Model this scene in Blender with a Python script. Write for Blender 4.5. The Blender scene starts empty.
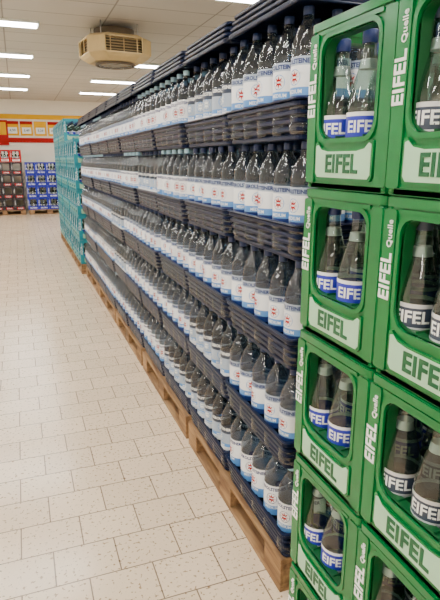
import bpy, bmesh, math, random
from mathutils import Matrix, Vector, noise
random.seed(4)
S = bpy.context.scene
COL = S.collection

# ------------------------------------------------------------------ materials
def mat(name, col, rough=0.5, metal=0.0, trans=0.0, ior=1.45, emit=None, es=0.0, var=0.0, vscale=8.0, coat=0.0, spec=0.5):
    m = bpy.data.materials.new(name); m.use_nodes = True
    nt = m.node_tree; b = nt.nodes["Principled BSDF"]
    b.inputs["Base Color"].default_value = (*col, 1)
    b.inputs["Roughness"].default_value = rough
    b.inputs["Metallic"].default_value = metal
    b.inputs["Transmission Weight"].default_value = trans
    b.inputs["IOR"].default_value = ior
    b.inputs["Coat Weight"].default_value = coat
    b.inputs["Specular IOR Level"].default_value = spec
    if emit:
        b.inputs["Emission Color"].default_value = (*emit, 1)
        b.inputs["Emission Strength"].default_value = es
    if var > 0:
        tc = nt.nodes.new("ShaderNodeTexCoord")
        n = nt.nodes.new("ShaderNodeTexNoise"); n.inputs["Scale"].default_value = vscale
        n.inputs["Detail"].default_value = 4
        r = nt.nodes.new("ShaderNodeValToRGB")
        r.color_ramp.elements[0].position = 0.3; r.color_ramp.elements[1].position = 0.7
        r.color_ramp.elements[0].color = (*[max(0, c*(1-var)) for c in col], 1)
        r.color_ramp.elements[1].color = (*[min(1, c*(1+var)) for c in col], 1)
        nt.links.new(tc.outputs["Object"], n.inputs["Vector"])
        nt.links.new(n.outputs["Fac"], r.inputs["Fac"])
        nt.links.new(r.outputs["Color"], b.inputs["Base Color"])
    return m

def clear_mat(name, tint, body, dif, ior, rough=0.06, bump=0.25, bscale=25):
    # thin-walled clear container: see-through, fresnel gloss (same from both sides of the wall), a little haze
    m = bpy.data.materials.new(name); m.use_nodes = True
    nt = m.node_tree; nt.nodes.clear()
    out = nt.nodes.new("ShaderNodeOutputMaterial")
    tr = nt.nodes.new("ShaderNodeBsdfTransparent"); tr.inputs[0].default_value = (*tint, 1)
    df = nt.nodes.new("ShaderNodeBsdfDiffuse"); df.inputs[0].default_value = (*body, 1)
    gl = nt.nodes.new("ShaderNodeBsdfGlossy"); gl.inputs["Roughness"].default_value = rough
    gl.inputs[0].default_value = (1, 1, 1, 1)
    ge = nt.nodes.new("ShaderNodeNewGeometry")
    mr = nt.nodes.new("ShaderNodeMapRange")
    mr.inputs["To Min"].default_value = ior; mr.inputs["To Max"].default_value = 1.0/ior
    nt.links.new(ge.outputs["Backfacing"], mr.inputs["Value"])
    fr = nt.nodes.new("ShaderNodeFresnel")
    nt.links.new(mr.outputs[0], fr.inputs["IOR"])
    tc = nt.nodes.new("ShaderNodeTexCoord"); n = nt.nodes.new("ShaderNodeTexNoise"); n.inputs["Scale"].default_value = bscale
    bp = nt.nodes.new("ShaderNodeBump"); bp.inputs["Strength"].default_value = bump; bp.inputs["Distance"].default_value = 0.01
    nt.links.new(tc.outputs["Object"], n.inputs["Vector"]); nt.links.new(n.outputs["Fac"], bp.inputs["Height"])
    nt.links.new(bp.outputs[0], gl.inputs["Normal"])
    m1 = nt.nodes.new("ShaderNodeMixShader"); m1.inputs[0].default_value = dif
    nt.links.new(tr.outputs[0], m1.inputs[1]); nt.links.new(df.outputs[0], m1.inputs[2])
    m2 = nt.nodes.new("ShaderNodeMixShader")
    nt.links.new(fr.outputs[0], m2.inputs[0])
    nt.links.new(m1.outputs[0], m2.inputs[1]); nt.links.new(gl.outputs[0], m2.inputs[2])
    nt.links.new(m2.outputs[0], out.inputs[0])
    return m

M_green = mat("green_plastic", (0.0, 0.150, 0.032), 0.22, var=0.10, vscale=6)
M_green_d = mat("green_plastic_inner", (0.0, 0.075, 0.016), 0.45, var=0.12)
M_mint = mat("mint_plate", (0.36, 0.60, 0.40), 0.4, var=0.05)
M_white = mat("white_print", (0.85, 0.88, 0.86), 0.45, var=0.02)
M_dgreen = mat("dark_green_print", (0.002, 0.09, 0.03), 0.4, var=0.05)
M_navy = mat("navy_plastic", (0.005, 0.010, 0.036), 0.30, var=0.15, spec=0.18)
M_pet = clear_mat("clear_pet_bottle", (0.50, 0.60, 0.69), (0.70, 0.80, 0.90), 0.008, 1.62, 0.02, 0.45, 40)
M_glass = clear_mat("clear_glass_bottle", (0.56, 0.68, 0.63), (0.4, 0.6, 0.5), 0.01, 1.65, 0.02, 0.1)
M_lab_w = mat("label_white", (0.84, 0.87, 0.90), 0.3, var=0.04)
M_lab_lb = mat("label_light_blue", (0.10, 0.29, 0.66), 0.3, var=0.05)
M_lab_db = mat("label_dark_blue", (0.012, 0.03, 0.15), 0.3, var=0.05)
M_lab_gr = mat("label_grey_blue", (0.38, 0.46, 0.57), 0.3, var=0.05)
M_lab_sl = mat("label_slate", (0.035, 0.05, 0.085), 0.35, var=0.05)
M_silver = mat("label_silver", (0.65, 0.67, 0.70), 0.3, metal=0.4, var=0.05)
M_red = mat("red_print", (0.40, 0.002, 0.002), 0.5, var=0.03, spec=0.2)
M_violet = mat("label_royal_blue", (0.02, 0.03, 0.42), 0.35, var=0.05)
M_cap = mat("cap_navy", (0.015, 0.03, 0.10), 0.35, var=0.05)
M_cap_b = mat("cap_pale_blue", (0.40, 0.66, 0.85), 0.35, var=0.05)
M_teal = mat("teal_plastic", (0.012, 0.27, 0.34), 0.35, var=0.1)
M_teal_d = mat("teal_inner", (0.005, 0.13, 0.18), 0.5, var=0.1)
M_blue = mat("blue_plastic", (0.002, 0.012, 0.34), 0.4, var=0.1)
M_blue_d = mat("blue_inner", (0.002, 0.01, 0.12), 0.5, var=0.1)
M_brown = mat("dark_crate_plastic", (0.02, 0.014, 0.02), 0.4, var=0.1)
M_yellow = mat("yellow_board", (0.80, 0.42, 0.0), 0.6, var=0.03, spec=0.2)
M_beige = mat("beige_enamel", (0.58, 0.43, 0.20), 0.4, var=0.05)
M_beige_d = mat("heater_dark", (0.12, 0.09, 0.06), 0.5, var=0.1)
M_steel = mat("zinc_steel", (0.5, 0.5, 0.5), 0.35, metal=0.8, var=0.05)

def wood_mat():
    m = bpy.data.materials.new("pallet_wood"); m.use_nodes = True
    nt = m.node_tree; b = nt.nodes["Principled BSDF"]
    tc = nt.nodes.new("ShaderNodeTexCoord"); mp = nt.nodes.new("ShaderNodeMapping")
    mp.inputs["Scale"].default_value = (40, 4, 40)
    n = nt.nodes.new("ShaderNodeTexNoise"); n.inputs["Scale"].default_value = 1.0; n.inputs["Detail"].default_value = 6
    r = nt.nodes.new("ShaderNodeValToRGB")
    r.color_ramp.elements[0].position = 0.3; r.color_ramp.elements[1].position = 0.75
    r.color_ramp.elements[0].color = (0.13, 0.06, 0.025, 1); r.color_ramp.elements[1].color = (0.42, 0.25, 0.11, 1)
    nt.links.new(tc.outputs["Object"], mp.inputs["Vector"]); nt.links.new(mp.outputs[0], n.inputs["Vector"])
    nt.links.new(n.outputs["Fac"], r.inputs["Fac"]); nt.links.new(r.outputs[0], b.inputs["Base Color"])
    b.inputs["Roughness"].default_value = 0.75
    return m
M_wood = wood_mat()

def tile_mat(name, c1, c2, mortar, w, h, off, msize, rough, speck, bump=0.0):
    m = bpy.data.materials.new(name); m.use_nodes = True
    nt = m.node_tree; b = nt.nodes["Principled BSDF"]
    tc = nt.nodes.new("ShaderNodeTexCoord")
    br = nt.nodes.new("ShaderNodeTexBrick")
    br.offset = off; br.offset_frequency = 2; br.squash = 1.0
    br.inputs["Color1"].default_value = (*c1, 1); br.inputs["Color2"].default_value = (*c2, 1)
    br.inputs["Mortar"].default_value = (*mortar, 1)
    br.inputs["Scale"].default_value = 1.0
    br.inputs["Mortar Size"].default_value = msize
    br.inputs["Mortar Smooth"].default_value = 0.3
    br.inputs["Bias"].default_value = 0.0
    br.inputs["Brick Width"].default_value = w
    br.inputs["Row Height"].default_value = h
    nt.links.new(tc.outputs["Object"], br.inputs["Vector"])
    n = nt.nodes.new("ShaderNodeTexNoise"); n.inputs["Scale"].default_value = 65; n.inputs["Detail"].default_value = 2
    r = nt.nodes.new("ShaderNodeValToRGB")
    r.color_ramp.elements[0].position = 0.33; r.color_ramp.elements[0].color = (1-speck, 1-speck*1.15, 1-speck*1.3, 1)
    r.color_ramp.elements[1].position = 0.40; r.color_ramp.elements[1].color = (1, 1, 1, 1)
    nt.links.new(tc.outputs["Object"], n.inputs["Vector"]); nt.links.new(n.outputs["Fac"], r.inputs["Fac"])
    n2 = nt.nodes.new("ShaderNodeTexNoise"); n2.inputs["Scale"].default_value = 1.3; n2.inputs["Detail"].default_value = 3
    r2 = nt.nodes.new("ShaderNodeValToRGB")
    r2.color_ramp.elements[0].color = (0.90, 0.89, 0.87, 1); r2.color_ramp.elements[1].color = (1, 1, 1, 1)
    nt.links.new(tc.outputs["Object"], n2.inputs["Vector"]); nt.links.new(n2.outputs["Fac"], r2.inputs["Fac"])
    mx = nt.nodes.new("ShaderNodeMixRGB"); mx.blend_type = 'MULTIPLY'; mx.inputs[0].default_value = 1
    mx2 = nt.nodes.new("ShaderNodeMixRGB"); mx2.blend_type = 'MULTIPLY'; mx2.inputs[0].default_value = 1
    nt.links.new(br.outputs["Color"], mx.inputs[1]); nt.links.new(r.outputs[0], mx.inputs[2])
    nt.links.new(mx.outputs[0], mx2.inputs[1]); nt.links.new(r2.outputs[0], mx2.inputs[2])
    nt.links.new(mx2.outputs[0], b.inputs["Base Color"])
    b.inputs["Roughness"].default_value = rough
    if bump:
        bp = nt.nodes.new("ShaderNodeBump"); bp.inputs["Strength"].default_value = bump; bp.inputs["Distance"].default_value = 0.002
        inv = nt.nodes.new("ShaderNodeInvert")
        nt.links.new(br.outputs["Fac"], inv.inputs["Color"]); nt.links.new(inv.outputs[0], bp.inputs["Height"])
        nt.links.new(bp.outputs[0], b.inputs["Normal"])
    return m
M_floor = tile_mat("floor_tiles", (0.89, 0.715, 0.51), (0.80, 0.64, 0.45), (0.24, 0.17, 0.11), 0.25, 0.20, 0.5, 0.003, 0.20, 0.55, 0.4)
M_ceil = tile_mat("ceiling_panels", (0.60, 0.58, 0.54), (0.57, 0.55, 0.51), (0.30, 0.285, 0.26), 1.25, 0.625, 0.0, 0.012, 0.8, 0.04)
M_wall = mat("wall_paint", (0.86, 0.81, 0.71), 0.7, var=0.03, vscale=2)
M_lamp = mat("fluorescent_diffuser", (0.9, 0.9, 0.9), 0.5, emit=(1.0, 0.985, 0.955), es=42.0)

# ------------------------------------------------------------------ mesh helpers
def curve_mesh(splines, ext):
    c = bpy.data.curves.new("tmp", 'CURVE'); c.dimensions = '2D'; c.fill_mode = 'BOTH'; c.extrude = ext/2
    for pts in splines:
        s = c.splines.new('POLY'); s.points.add(len(pts)-1)
        for i, p in enumerate(pts): s.points[i].co = (p[0], p[1], 0, 1)
        s.use_cyclic_u = True
    return _conv(c)
def text_mesh(body, size, ext=0.0006, bold=0.0, spacing=1.0):
    c = bpy.data.curves.new("tmp", 'FONT'); c.body = body; c.size = size; c.extrude = ext
    c.align_x = 'CENTER'; c.align_y = 'CENTER'; c.offset = bold; c.resolution_u = 2; c.space_character = spacing
    return _conv(c)
def _conv(c):
    o = bpy.data.objects.new("tmp", c); COL.objects.link(o)
    dg = bpy.context.evaluated_depsgraph_get(); dg.update()
    me = bpy.data.meshes.new_from_object(o.evaluated_get(dg))
    me.materials.clear()
    bpy.data.objects.remove(o); bpy.data.curves.remove(c)
    return me
def rrect(x0, y0, x1, y1, r, seg=4):
    rs = r if isinstance(r, (list, tuple)) else [r]*4
    out = []
    for (cx, cy, a0, rr) in ((x1-rs[0], y0+rs[0], -90, rs[0]), (x1-rs[1], y1-rs[1], 0, rs[1]), (x0+rs[2], y1-rs[2], 90, rs[2]), (x0+rs[3], y0+rs[3], 180, rs[3])):
        for i in range(seg+1):
            a = math.radians(a0 + 90*i/seg)
            out.append((cx+rr*math.cos(a), cy+rr*math.sin(a)))
    return out

class MB:
    def __init__(s, mats): s.bm = bmesh.new(); s.mats = mats
    def idx(s, m):
        if m not in s.mats: s.mats.append(m)
        return s.mats.index(m)
    def add(s, me, M=Matrix(), m=None, free=True):
        t = me.copy(); t.transform(M)
        n0 = len(s.bm.faces); s.bm.from_mesh(t)
        if m is not None:
            k = s.idx(m); s.bm.faces.ensure_lookup_table()
            for f in s.bm.faces[n0:]: f.material_index = k
        bpy.data.meshes.remove(t)
        if free: bpy.data.meshes.remove(me)
    def box(s, x0, y0, z0, x1, y1, z1, m, bev=0.0, M=None):
        b2 = bmesh.new(); bmesh.ops.create_cube(b2, size=1)
        for v in b2.verts:
            v.co = Vector(((x0+x1)/2+v.co.x*(x1-x0), (y0+y1)/2+v.co.y*(y1-y0), (z0+z1)/2+v.co.z*(z1-z0)))
        if bev: bmesh.ops.bevel(b2, geom=b2.edges[:], offset=bev, segments=2, affect='EDGES', profile=0.5)
        t = bpy.data.meshes.new("t"); b2.to_mesh(t); b2.free()
        s.add(t, M or Matrix(), m)
    def lathe(s, prof, m, seg=20, cx=0, cy=0, cz=0, smooth=True, capb=False, capt=False):
        bm = s.bm; k = s.idx(m); rings = []
        for r, z in prof:
            if r <= 1e-6: rings.append([bm.verts.new((cx, cy, cz+z))])
            else: rings.append([bm.verts.new((cx+r*math.cos(2*math.pi*i/seg), cy+r*math.sin(2*math.pi*i/seg), cz+z)) for i in range(seg)])
        def mk(vs):
            f = bm.faces.new(vs); f.material_index = k; f.smooth = smooth
        for a, b in zip(rings[:-1], rings[1:]):
            for i in range(seg):
                j = (i+1) % seg
                if len(a) == 1: mk((a[0], b[j], b[i]))
                elif len(b) == 1: mk((a[i], a[j], b[0]))
                else: mk((a[i], a[j], b[j], b[i]))
        if capb: mk(list(reversed(rings[0])))
        if capt: mk(rings[-1])
    def loft(s, sections, m, smooth=False, capb=True, capt=True):
        bm = s.bm; k = s.idx(m)
        R = [[bm.verts.new(p) for p in sec] for sec in sections]
        n = len(R[0])
        for a, b in zip(R[:-1], R[1:]):
            for i in range(n):
                j = (i+1) % n
                f = bm.faces.new((a[i], a[j], b[j], b[i])); f.material_index = k; f.smooth = smooth
        if capb: f = bm.faces.new(list(reversed(R[0]))); f.material_index = k
        if capt: f = bm.faces.new(R[-1]); f.material_index = k
    def mesh(s, name):
        me = bpy.data.meshes.new(name); s.bm.to_mesh(me); s.bm.free()
        for m in s.mats: me.materials.append(m)
        return me
def obj(name, me, loc=(0, 0, 0), parent=None, rotz=0.0):
    o = bpy.data.objects.new(name, me); COL.objects.link(o); o.location = loc; o.rotation_euler[2] = rotz
    if parent: o.parent = parent
    return o
def empty(name, loc=(0, 0, 0), rotz=0.0):
    o = bpy.data.objects.new(name, None); COL.objects.link(o); o.location = loc; o.rotation_euler[2] = rotz
    o.empty_display_size = 0.1
    return o

def wrap_text(mb, body, size, r, zc, ang, m, bold=0.0, vertical=False):
    me = text_mesh(body, size, 0.0, bold)
    for v in me.vertices:
        x, y = v.co.x, v.co.y
        if vertical: x, y = -y, x
        a = ang + x/r
        v.co = Vector(((r)*math.cos(a), r*math.sin(a), zc+y))
    mb.add(me, Matrix(), m)
def wrap_disc(mb, rad, r, zc, ang, m, star=False):
    me = curve_mesh([[(rad*(0.42 if (star and i % 2) else 1)*math.cos(2*math.pi*i/16), rad*(0.42 if (star and i % 2) else 1)*math.sin(2*math.pi*i/16)) for i in range(16)]], 0)
    for v in me.vertices:
        a = ang + v.co.x/r
        v.co = Vector((r*math.cos(a), r*math.sin(a), zc+v.co.y))
    mb.add(me, Matrix(), m)

# ------------------------------------------------------------------ PET bottle
KR = 1.10
def pet_bottle(variant):
    mb = MB([M_pet])
    prof = [(0, .006), (.020, .004), (.030, 0), (.038, .003), (.0425, .012), (.043, .03), (.0418, .036), (.043, .042), (.043, .060), (.0418, .066), (.043, .072),
            (.0430, .216), (.0418, .220), (.0432, .226), (.0430, .236), (.0412, .250), (.0370, .268), (.030, .285)]
    prof = [(r*KR, z) for r, z in prof] + [(.0225, .302), (.0160, .314), (.0140, .327), (0, .327)]
    mb.lathe(prof, M_pet, 20)
    R = .0434*KR
    if variant == 0:
        bands = [(.090, .110, M_lab_db), (.110, .132, M_lab_lb), (.132, .190, M_lab_w), (.190, .214, M_lab_gr)]
    elif variant == 1:
        bands = [(.090, .128, M_lab_lb), (.128, .212, M_lab_w)]
    else:
        bands = [(.090, .114, M_lab_w), (.114, .130, M_lab_lb), (.130, .180, M_lab_gr), (.180, .214, M_lab_sl)]
    for z0, z1, m in bands: mb.lathe([(R, z0), (R, z1)], m, 20)
    for base in (math.pi, 0):
        wrap_text(mb, "GEROLSTEINER", .0175, R+.0004, .201 if variant != 1 else .197, base, M_lab_db if variant < 2 else M_white, .0007)
        wrap_text(mb, "MEDIUM", .015, R+.0004, .120, base, M_white, .0003)
        wrap_disc(mb, .022, R+.0004, .159, base, M_lab_lb if variant != 1 else M_lab_db)
        wrap_disc(mb, .019, R+.0008, .159, base, M_red if variant != 2 else M_white, True)
    cap = M_cap if variant != 1 else M_cap_b
    mb.lathe([(.0150, .327), (.0158, .328), (.0158, .346), (.0145, .349), (0, .349)], cap, 16)
    mb.lathe([(.0172, .320), (.0172, .3245)], M_pet, 16, capb=True, capt=True)
    me = mb.mesh("pet_bottle"); me.transform(Matrix.Diagonal((1, 1, 1.03, 1)))
    return me
PET = [pet_bottle(i) for i in range(3)]

UW, UD, LH = 0.61, 0.40, 0.375
def tray(mb, z0, h, x0, y0, x1, y1, inv=False):
    # tapered wall made of stacked horizontal ribs separated by grooves
    secs = []
    nr = 5 if h > .1 else 4
    prof = []
    for i in range(nr):
        za = i/nr; zb = (i+.66)/nr
        ins = .020*(1-za)
        prof += [(ins+.015, za*h), (ins+.003, za*h+.001), (ins, za*h+.004), (ins, zb*h-.003), (ins+.003, zb*h), (ins+.015, zb*h+.001)]
    prof += [(.000, h-.006), (-.002, h-.003), (.000, h)]
    for ins, z in prof:
        zz = z0+(h-z if inv else z)
        secs.append([(a, b, zz) for a, b in rrect(x0+ins, y0+ins, x1-ins, y1-ins, .022, 3)])
    for ins, z in [(.006, h), (.012, h-.012)]:
        zz = z0+(h-z if inv else z)
        secs.append([(a, b, zz) for a, b in rrect(x0+ins+.004, y0+ins+.004, x1-ins-.004, y1-ins-.004, .020, 3)])
    secs.append([(a, b, z0+(h-.012 if inv else .012)) for a, b in rrect(x0+.036, y0+.036, x1-.036, y1-.036, .018, 3)])
    if inv: secs = [list(reversed(q)) for q in secs]
    mb.loft(secs, M_navy)
def unit_mesh(variant):
    mb = MB([M_navy, M_pet])
    x0, y0, x1, y1 = -.014, .006, UD-.018, UW-.006
    tray(mb, 0, .120, x0, y0, x1, y1)
    remap = [mb.idx(m) for m in PET[variant].materials]
    nx, ny = 4, 5
    for i in range(nx):
        for j in range(ny):
            cx = .048+i*.0975-.004; cy = .065+j*(UW-.130)/(ny-1)
            t = PET[variant].copy()
            for p in t.polygons: p.material_index = remap[p.material_index]
            a = random.uniform(-.1, 1.3)
            mb.add(t, Matrix.Translation((cx, cy+random.uniform(-.004, .004), .013)) @ Matrix.Rotation(a, 4, 'Z'))
    return mb.mesh("water_crate_%d" % variant)
UNITS = [unit_mesh(0), unit_mesh(1), unit_mesh(2)]
mb = MB([M_navy]); tray(mb, 0, .085, -.014, .006, UD-.018, UW-.006, inv=True); LID = mb.mesh("lid_tray")

def pallet_mesh(L=1.2, W=.8):
    mb = MB([M_wood])
    for i in range(5):
        w = .145 if i in (0, 2, 4) else .1
        c = [.0725, .235, .4, .565, .7275][i]*W/.8
        mb.box(c-w/2, 0, .122, c+w/2, L, .144, M_wood, .002)
    for yc in (.0725, L/2, L-.0725):
        mb.box(0, yc-.0725, .100, W, yc+.0725, .1215, M_wood, .002)
        for xc in (.05, W/2, W-.05):
            mb.box(xc-.05, yc-.0725, .022, xc+.05, yc+.0725, .0995, M_wood, .003)
    for xc in (.05, W/2, W-.05):
        mb.box(xc-.05, 0, 0, xc+.05, L, .0215, M_wood, .002)
    return mb.mesh("pallet")
PAL = pallet_mesh(1.17)

X0 = 0.80; YS = 1.45
for p in range(5):
    y = YS + p*2*UW
    obj("wooden_pallet", PAL, (X0-.01, y+.025, 0))
    e = empty("water_bottle_crate_stack", (X0, y, .144))
    for u in range(2):
        for d in range(2):
            for l in range(5):
                v = random.choice([0, 1, 2, 0, 2]) if p == 0 else random.choice([0, 1, 0, 2, 1])
                o = obj("crate_%d_%d_%d" % (l+1, u+1, d+1), UNITS[v], (d*UD+random.uniform(-.008, .008), u*UW, l*LH), e)
            obj("lid_%d_%d" % (u+1, d+1), LID, (d*UD, u*UW, 5*LH), e)

# ------------------------------------------------------------------ glass crate
CW, CD, CH, CP = .294, .392, .342, .345
def glass_bottle(variant):
    mb = MB([M_glass])
    mb.lathe([(0, .004), (.030, 0), (.036, .004), (.0385, .012), (.0385, .150), (.036, .168), (.029, .195), (.021, .222), (.0155, .245), (.0135, .268), (.0135, .292), (0, .292)], M_glass, 20)
    R = .0389
    if variant == 0: bands = [(.060, .092, M_silver), (.092, .134, M_violet), (.134, .142, M_lab_w)]
    else: bands = [(.060, .098, M_silver), (.098, .134, M_lab_sl), (.134, .142, M_silver)]
    for z0, z1, m in bands: mb.lathe([(R, z0), (R, z1)], m, 20)
    wrap_text(mb, "EIFEL", .032, R+.0005, .113 if variant == 0 else .116, math.pi, M_white, .0008)
    wrap_text(mb, "EIFEL", .024, R+.0005, .0765 if variant == 0 else .079, math.pi, M_violet if variant == 0 else M_dgreen, .0004)
    mb.lathe([(.0185, .225), (.0160, .243)], M_silver, 18)
    mb.lathe([(.0150, .272), (.0155, .274), (.0155, .294), (.014, .297), (0, .297)], M_lab_sl if variant else M_lab_db, 16)
    return mb.mesh("glass_bottle")
GB = [glass_bottle(0), glass_bottle(1)]

def face_matrix(side):
    if side == 'front': return Matrix(((0, 0, -1, 0), (-1, 0, 0, CW), (0, 1, 0, 0), (0, 0, 0, 1)))
    if side == 'back':  return Matrix(((0, 0, 1, CD), (1, 0, 0, 0), (0, 1, 0, 0), (0, 0, 0, 1)))
    if side == 'near':  return Matrix(((1, 0, 0, 0), (0, 0, -1, 0), (0, 1, 0, 0), (0, 0, 0, 1)))
    return Matrix(((-1, 0, 0, CD), (0, 0, 1, CW), (0, 1, 0, 0), (0, 0, 0, 1)))
def crate_mesh(m_main, m_in, m_plate, m_print, m_ptxt, text, script, bottles):
    mb = MB([m_main])
    T = .006
    for side in ('front', 'back', 'near', 'far'):
        W = CW if side in ('front', 'back') else CD
        F = face_matrix(side)
        wx0, wx1, wy0, wy1 = .048, W-.048, .104, .306
        mb.add(curve_mesh([rrect(.004, .0, W-.004, CH, .006), rrect(wx0, wy0, wx1, wy1, [.035, .03, .03, .035], 6)], T), F @ Matrix.Translation((0, 0, -T/2-.004)), m_main)
        mb.add(curve_mesh([rrect(wx0-.009, wy0-.009, wx1+.009, wy1+.009, [.04, .036, .036, .04], 6), rrect(wx0, wy0, wx1, wy1, [.035, .03, .03, .035], 6)], .010), F @ Matrix.Translation((0, 0, -.004)), m_main)
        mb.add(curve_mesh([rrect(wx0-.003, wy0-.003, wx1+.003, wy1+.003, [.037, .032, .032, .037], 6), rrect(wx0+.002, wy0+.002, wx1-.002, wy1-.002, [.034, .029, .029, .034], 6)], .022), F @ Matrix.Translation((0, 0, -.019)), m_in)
        for a, b in ((0.0, .036), (W-.036, W)):
            mb.add(curve_mesh([rrect(a+.001, .012, b-.001, CH-.022, .006)], .006), F @ Matrix.Translation((0, 0, -.002)), m_main)
        px0, px1 = .042, W-.042
        pts = [(px0+.008, .020), (px1-.008, .020), (px1, .030), (px1, .096), (px1-.008, .099), (px1-.022, .087), (px1-.05, .082), (px0+.05, .082), (px0+.022, .087), (px0+.008, .099), (px0, .096), (px0, .030)]
        mb.add(curve_mesh([pts], .008), F @ Matrix.Translation((0, 0, -.002)), m_main)
        c = Vector(((px0+px1)/2, .054))
        pin = [(c.x+(x-c.x)*.95, c.y+(y-c.y)*.86) for x, y in pts]
        mb.add(curve_mesh([pin], .004), F @ Matrix.Translation((0, 0, .001)), m_plate)
        mb.add(text_mesh(text, .052, .0008, .0014, 1.05), F @ Matrix.Translation((W/2, .0515, .0038)), m_ptxt)
        Rv = Matrix.Rotation(math.pi/2, 4, 'Z')
        mb.add(text_mesh(text, .041, .0006, .0007), F @ Matrix.Translation((.018, .195, .0018)) @ Rv, m_print)
        mb.add(text_mesh(script, .019, .0006, .0001), F @ Matrix.Translation((.022, .276, .0018)) @ Rv, m_print)
        mb.add(curve_mesh([rrect(.040, .314, W-.040, .322, .003)], .006), F @ Matrix.Translation((0, 0, -.002)), m_main)
    mb.add(curve_mesh([rrect(-.001, -.001, CD+.001, CW+.001, .014, 5), rrect(.014, .014, CD-.014, CW-.014, .01, 5)], .016), Matrix.Translation((0, 0, CH-.009)), m_main)
    mb.add(curve_mesh([rrect(.004, .004, CD-.004, CW-.004, .014, 5)], .010), Matrix.Translation((0, 0, .006)), m_main)
    for cx, cy in ((.012, .012), (CD-.012, .012), (.012, CW-.012), (CD-.012, CW-.012)):
        mb.lathe([(.0108, .004), (.0108, CH-.004)], m_main, 12, cx, cy, 0, capb=True, capt=True)
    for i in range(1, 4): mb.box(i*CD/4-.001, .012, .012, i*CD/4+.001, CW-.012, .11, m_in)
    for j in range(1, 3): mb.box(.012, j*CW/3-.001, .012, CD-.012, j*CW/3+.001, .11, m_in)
    if bottles is not None:
        src = GB[bottles]
        remap = [mb.idx(m) for m in src.materials]
        for i in range(4):
            for j in range(3):
                t = src.copy()
                for p in t.polygons: p.material_index = remap[p.material_index]
                mb.add(t, Matrix.Translation((.050+i*(CD-.10)/3, .052+j*(CW-.104)/2, .012)) @ Matrix.Rotation(random.uniform(.3, .9), 4, 'Z'))
    return mb.mesh("bottle_crate")
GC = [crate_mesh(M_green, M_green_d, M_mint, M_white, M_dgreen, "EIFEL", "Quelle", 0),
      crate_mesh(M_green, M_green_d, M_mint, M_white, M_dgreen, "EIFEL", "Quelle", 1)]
X1 = .628; Y1 = 1.12
pal2 = obj("wooden_pallet", PAL, (X1, Y1-1.18, 0))
e = empty("green_bottle_crate_stack", (X1, Y1, .144))
for l in range(5):
    for c in range(4):
        for d in range(2):
            k = 0 if c == 0 else 1
            obj("crate_%d_%d_%d" % (l+1, c+1, d+1), GC[k], (d*.396+random.uniform(-.002, .002), -(c+1)*.297, l*CP), e)

# teal stacks
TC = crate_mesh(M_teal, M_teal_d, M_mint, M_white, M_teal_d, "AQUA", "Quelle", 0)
y = YS + 10*UW + .12
for s, (yy, nl, n) in enumerate(((y, 5, 4), (y+1.35, 6, 4), (y+2.7, 6, 4))):
    obj("wooden_pallet", PAL, (.74, yy, 0))
    e = empty("teal_bottle_crate_stack", (.74, yy, .144))
    for l in range(nl):
        for c in range(n):
            for d in range(2):
                obj("crate_%d_%d_%d" % (l+1, c+1, d+1), TC, (d*.396, c*.30, l*CP), e)

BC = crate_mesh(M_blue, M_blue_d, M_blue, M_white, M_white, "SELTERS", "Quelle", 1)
DC = crate_mesh(M_brown, M_brown, M_red, M_white, M_white, "COLA", "Quelle", None)
RC = crate_mesh(M_red, M_brown, M_white, M_white, M_red, "COLA", "Quelle", 1)
YB = 17.0
def back_stack(name, me, x0, ncol, nl, y0=YB, top=None):
    o = obj("wooden_pallet", PAL, (x0+1.19, y0, 0), rotz=math.pi/2)
    e = empty(name, (x0, y0, .144))
    for l in range(nl):
        for c in range(ncol):
            obj("crate_%d_%d" % (l+1, c+1), top if (top and l == nl-1) else me, (c*.30+CW, 0, l*CP), e, rotz=math.pi/2)
back_stack("blue_bottle_crate_stack", BC, .22, 4, 4)
back_stack("dark_bottle_crate_stack", DC, -1.05, 4, 5, top=RC)
back_stack("dark_bottle_crate_stack", DC, -2.3, 4, 4)

# ------------------------------------------------------------------ room
RX0, RX1, RY0, RY1, RH = -3.6, 4.6, -4.0, 17.95, 3.34
def slab(name, a, b, m):
    mb = MB([m]); mb.box(*a, *b, m); return obj(name, mb.mesh(name))
slab("floor", (RX0, RY0, -.1), (RX1, RY1, 0), M_floor)
slab("ceiling", (RX0, RY0, RH), (RX1, RY1, RH+.1), M_ceil)
slab("wall_left", (RX0-.1, RY0, 0), (RX0, RY1, RH), M_wall)
slab("wall_right", (RX1, RY0, 0), (RX1+.1, RY1, RH), M_wall)
slab("wall_back", (RX0-.1, RY1, 0), (RX1+.1, RY1+.1, RH), M_wall)
slab("wall_front", (RX0-.1, RY0-.1, 0), (RX1+.1, RY0, RH), M_wall)

mb = MB([M_red]); mb.box(RX0, RY1-.03, 2.10, RX1, RY1-.001, 2.24, M_red, .003); obj("trim_1", mb.mesh("trim"))
mb = MB([M_yellow]); mb.box(RX0, RY1-.02, 2.78, RX1, RY1-.001, 2.92, M_yellow, .003); obj("trim_2", mb.mesh("trim"))
def poster(x, w, txt, k):
    mb = MB([M_yellow])
    mb.box(0, 0, 0, w, .02, .42, M_yellow, .003)
    mb.box(.05, -.004, .06, w-.05, 0, .24, M_white)
    mb.box(0, -.003, .33, w, 0, .42, (M_red, M_yellow, M_red)[k % 3])
    F = Matrix(((1, 0, 0, 0), (0, 0, -1, 0), (0, 1, 0, 0), (0, 0, 0, 1)))
    mb.add(text_mesh(txt, .10, .001, .001), F @ Matrix.Translation((w/2, .15, .005)), M_lab_sl)
    obj("price_poster", mb.mesh("poster"), (x, RY1-.032, 2.30))
for i in range(14): poster(-3.4+i*.40, .36, ["4,99", "3,49", "5,29", "0,79"][i % 4], i)
mb = MB([M_red])
mb.box(0, 0, 0, 1.1, .02, .72, M_red, .004); mb.box(.05, -.004, .30, 1.05, 0, .66, M_yellow)
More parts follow.
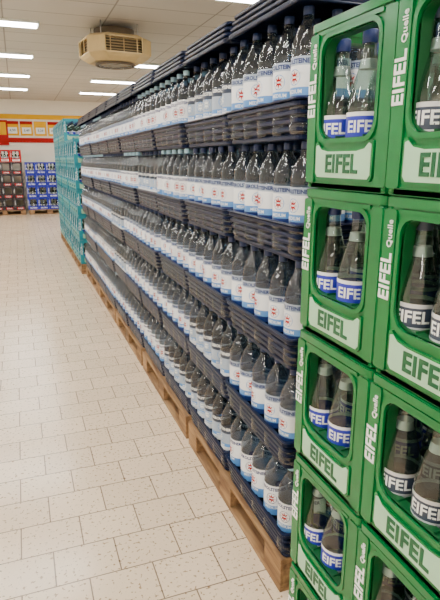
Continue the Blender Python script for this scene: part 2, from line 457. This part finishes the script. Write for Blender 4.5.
obj("promotion_sign_board", mb.mesh("sign"), (-1.25, RY1-.075, 2.02))

def lamp_mesh():
    mb = MB([M_white, M_lamp])
    mb.box(-.62, -.15, -.035, .62, .15, -.002, M_white, .004)
    mb.box(-.60, -.125, -.040, .60, .125, -.0355, M_lamp)
    for x in (-.602, 0, .602): mb.box(x-.006, -.13, -.046, x+.006, .13, -.0402, M_white)
    return mb.mesh("ceiling_lamp")
LM = lamp_mesh()
for lx in (-2.5, -.18, 2.35):
    for k in range(-5, 4):
        if lx > 2 and k == 0: continue
        obj("ceiling_lamp", LM, (lx, 8.1+2.35*k + (.25 if lx > 2 else 0), RH))

def octo(w, c, z):
    h = w/2
    return [(-h+c, -h, z), (h-c, -h, z), (h, -h+c, z), (h, h-c, z), (h-c, h, z), (-h+c, h, z), (-h, h-c, z), (-h, -h+c, z)]
mb = MB([M_beige, M_beige_d, M_steel])
mb.loft([octo(.70, .16, -.02), octo(.86, .20, .03), octo(.94, .2, .07), octo(.94, .2, .085)], M_beige)
mb.loft([octo(.82, .18, .086), octo(.82, .18, .28)], M_beige_d)
for i in range(5):
    z = .102+i*.036
    mb.loft([octo(.94, .20, z), octo(.88, .19, z+.018), octo(.86, .19, z+.020), octo(.92, .2, z+.002)], M_beige, capb=False, capt=False)
mb.loft([octo(.94, .2, .275), octo(.94, .2, .292), octo(.84, .2, .325), octo(.70, .16, .34)], M_beige)
for sx in (-1, 1):
    for sy in (-1, 1):
        mb.box(-.145, -.008, .08, .145, .008, .285, M_beige, .002, Matrix.Translation((sx*.375, sy*.375, 0)) @ Matrix.Rotation(math.pi/4*(-sx*sy), 4, 'Z'))
        mb.lathe([(.008, .32), (.008, .50)], M_steel, 8, sx*.28, sy*.28, 0, capb=True, capt=True)
    for k in (-.2, 0, .2):
        mb.box(sx*.465-.006, k-.006, .08, sx*.465+.006, k+.006, .285, M_beige)
        mb.box(k-.006, sx*.465-.006, .08, k+.006, sx*.465+.006, .285, M_beige)
mb.lathe([(.30, -.022), (.30, -.05), (.27, -.05), (.27, -.022)], M_beige_d, 24)
for r in (.06, .12, .18, .24): mb.lathe([(r, -.04), (r+.006, -.04), (r+.006, -.046), (r, -.046)], M_steel, 24)
for i in range(8):
    mb.box(0, -.004, -.050, .28, .004, -.044, M_steel, 0, Matrix.Rotation(i*math.pi/4, 4, 'Z'))
mb.lathe([(.30, .34), (.30, .44), (.28, .44)], M_beige_d, 24, capt=True)
o = obj("ceiling_air_heater", mb.mesh("heater"), (1.40, 7.9, RH-.462), rotz=.12); o.scale = (.90, .90, .92)

for me in PET+GB: bpy.data.meshes.remove(me)

w = bpy.data.worlds.new("world"); S.world = w; w.use_nodes = True
w.node_tree.nodes["Background"].inputs[0].default_value = (.8, .85, .9, 1)
w.node_tree.nodes["Background"].inputs[1].default_value = .4
cam = bpy.data.cameras.new("camera"); co = bpy.data.objects.new("camera", cam); COL.objects.link(co)
co.location = (0, 0, 1.585); co.rotation_euler = (math.radians(90-14.8), 0, math.radians(-20.4))
cam.sensor_fit = 'VERTICAL'; cam.sensor_height = 36; cam.sensor_width = 36; cam.lens = 530/600*36
cam.clip_start = .02
S.camera = co
